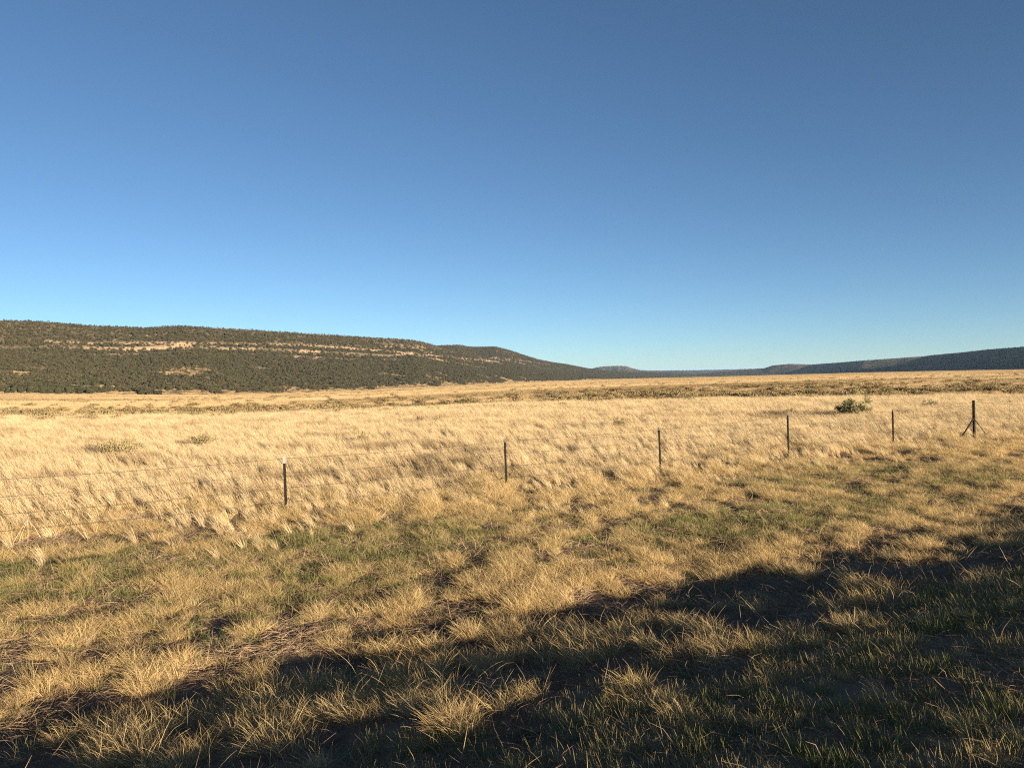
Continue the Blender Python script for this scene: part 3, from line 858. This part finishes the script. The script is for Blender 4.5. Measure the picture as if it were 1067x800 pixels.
TOPS = {0: (294, 475), 1: (524, 457), 2: (689, 445), 3: (822, 430), 4: (929, 427), 5: (1013, 417)}
tops = {}
for k in range(-1, 8):
    p = fence_pt(k)
    gz = float(ground_z(*p))
    if k in TOPS:
        d = ray(*TOPS[k]); rr = math.hypot(*p)
        tz = CAM_Z + d.z * rr
    else:
        tz = gz + 1.22
    tops[k] = (p, gz, tz)
    if k == 5: continue
    TIP = 0.15 if k == 0 else 0.08
    bm = bmesh.new()
    prism(bm, T_PROF, -0.25, tz - gz - TIP)
    for zz_ in np.arange(0.1, tz - gz - 0.2, 0.055):       # studs that hold the wires
        bmesh.ops.create_cube(bm, size=1, matrix=Matrix.Translation((0, -0.0085, zz_)) @ Matrix.Diagonal((0.014, 0.005, 0.016, 1)))
    o = bm_obj('steel_post', bm, steel_dark, fence)
    o.location = Vector((p[0], p[1], gz)) - Vector(fence_loc)
    o.rotation_euler = (R(rnd.uniform(-1, 1)), R(rnd.uniform(-2.0, -0.3)), ang + R(rnd.uniform(-8, 8)))
    bm = bmesh.new()
    prism(bm, [(x * 1.03, y * 1.02) for x, y in T_PROF], tz - gz - TIP, tz - gz)
    bm_obj('painted_tip', bm, white_paint if k == 0 else grey_paint, o)

p, gz, tz = tops[5]
def tube(bm, a, b, r0, r1, k=12):
    a, b = Vector(a), Vector(b); d = b - a
    mt = Matrix.Translation((a + b) / 2) @ d.to_track_quat('Z', 'Y').to_matrix().to_4x4()
    bmesh.ops.create_cone(bm, cap_ends=True, segments=k, radius1=r0, radius2=r1, depth=d.length, matrix=mt)
bm = bmesh.new(); tube(bm, (0, 0, -0.3), (-0.015, 0, tz - gz), 0.055, 0.05, 14)
post = bm_obj('corner_post', bm, old_wood, fence); post.location = Vector((p[0], p[1], gz)) - Vector(fence_loc)
T3 = Vector((ROAD_T[0], ROAD_T[1], 0))
bm = bmesh.new(); tube(bm, Vector((0, -0.05, 0.82)), -T3 * 1.15 + Vector((0, -.05, -.05)), 0.027, 0.028)
bm_obj('brace', bm, old_wood, post)
bm = bmesh.new(); tube(bm, Vector((0.0, -0.03, 0.72)), T3 * 0.95 + Vector((0, -.03, 0.0)), 0.013, 0.013)
bm_obj('brace', bm, old_wood, post)

def wire_z(k, drop):
    return tops[k][2] - 0.05 - drop
WDROP = (0.0, 0.30, 0.61, 0.90)
for wi, drop in enumerate(WDROP):
    parts = []
    for k in range(-1, 7):
        a, b = tops[k][0], tops[k + 1][0]
        za, zb_ = wire_z(k, drop), wire_z(k + 1, drop)
        sag = 0.02 + 0.05 * rnd.random()
        prev = None
        for j in range(13):
            f = j / 12
            q_ = np.array([a[0] + (b[0] - a[0]) * f + 0.012, a[1] + (b[1] - a[1]) * f - 0.028, za + (zb_ - za) * f - sag * 4 * f * (1 - f)]) - fence_loc
            if prev is not None:
                parts.append(stick(prev, q_, 0.0036 if wi == 0 else 0.0028, 0.0036 if wi == 0 else 0.0028, 5))
                m_ = prev + (q_ - prev) * rnd.random()
                for _ in range(2):
                    dv = np.array([rnd.gauss(0, 1), rnd.gauss(0, 1), rnd.gauss(0, 1)]); dv *= 0.022 / np.linalg.norm(dv)
                    parts.append(stick(m_ - dv, m_ + dv, 0.0018, 0.0012, 4))
            prev = q_
    v, q, b = merge(*parts)
    link('barbed_wire', mesh_from('barbed_wire', v, q, wire_mat), fence)
# wire stays that tie the strands together
def stay(k, f, z0, z1, hook=0.0):
    a, b = tops[k][0], tops[k + 1][0]
    ps = []
    zt = wire_z(k, 0) * (1 - f) + wire_z(k + 1, 0) * f - 0.07
    for j in range(9):
        g_ = j / 8
        off = hook * math.sin(g_ * 3.14) * 0.16 + 0.008 * math.sin(j * 2.1)
        ps.append(np.array([a[0] + (b[0] - a[0]) * f + 0.012 - off, a[1] + (b[1] - a[1]) * f - 0.028 - off * .6, zt - z0 - (z1 - z0) * g_]) - fence_loc)
    v, q, b_ = merge(*[stick(ps[j], ps[j + 1], 0.003, 0.003, 5) for j in range(8)])
    link('wire_stay', mesh_from('wire_stay', v, q, wire_mat), fence)
stay(-1, 0.42, 0.0, 0.36, 1.0)
stay(0, 0.50, 0.0, 0.62)
stay(3, 0.55, 0.0, 0.62)
stay(5, 0.5, 0.0, 0.62)

# pale forked dead stalk by the left end of the fence
g = ground_hit(22, 566)
parts = []
apex = np.array([0.12, 0.0, 0.42])
for e in ((-0.16, 0.02, 0), (-0.08, 0.05, 0), (0.13, -0.02, 0.0), (0.34, 0.0, 0.10)):
    e = np.array(e, float); m_ = (e + apex) / 2 + np.array([0.01, 0, 0.02])
    parts += [stick(e, m_, 0.0042, 0.0036, 5), stick(m_, apex, 0.0036, 0.002, 5)]
v, q, b = merge(*parts)
o = link('dead_stalk', mesh_from('dead_stalk', v, q, plain_mat('bleached_stem', (0.42, 0.34, 0.23), (0.54, 0.46, 0.33), 20)))
o.location = g
tag(o, 'pale forked dead stalk poking up at the left edge of the ditch', 'stalk')

# ------------------------------------------------------------------ the air of the valley
def build_haze():
    m, n, l = new_mat('valley_air')
    v = n.new('ShaderNodeVolumePrincipled')
    v.inputs['Color'].default_value = (0.45, 0.68, 1.0, 1)
    v.inputs['Density'].default_value = 3.4e-5
    v.inputs['Anisotropy'].default_value = 0.0
    o = n.new('ShaderNodeOutputMaterial'); l.new(v.outputs[0], o.inputs['Volume'])
    m.cycles.homogeneous_volume = True
    x0, x1, y0, y1, z0, z1 = -33000, 33000, -33000, 33000, -340, 112
    vs = [(x, y, z) for z in (z0, z1) for x, y in ((x0, y0), (x1, y0), (x1, y1), (x0, y1))]
    q = [(3, 2, 1, 0), (4, 5, 6, 7), (0, 1, 5, 4), (1, 2, 6, 5), (2, 3, 7, 6), (3, 0, 4, 7)]
    tag(link('haze', mesh_from('haze', vs, q, m)), 'thin blue evening air over the whole valley', 'haze', kind='stuff')
build_haze()
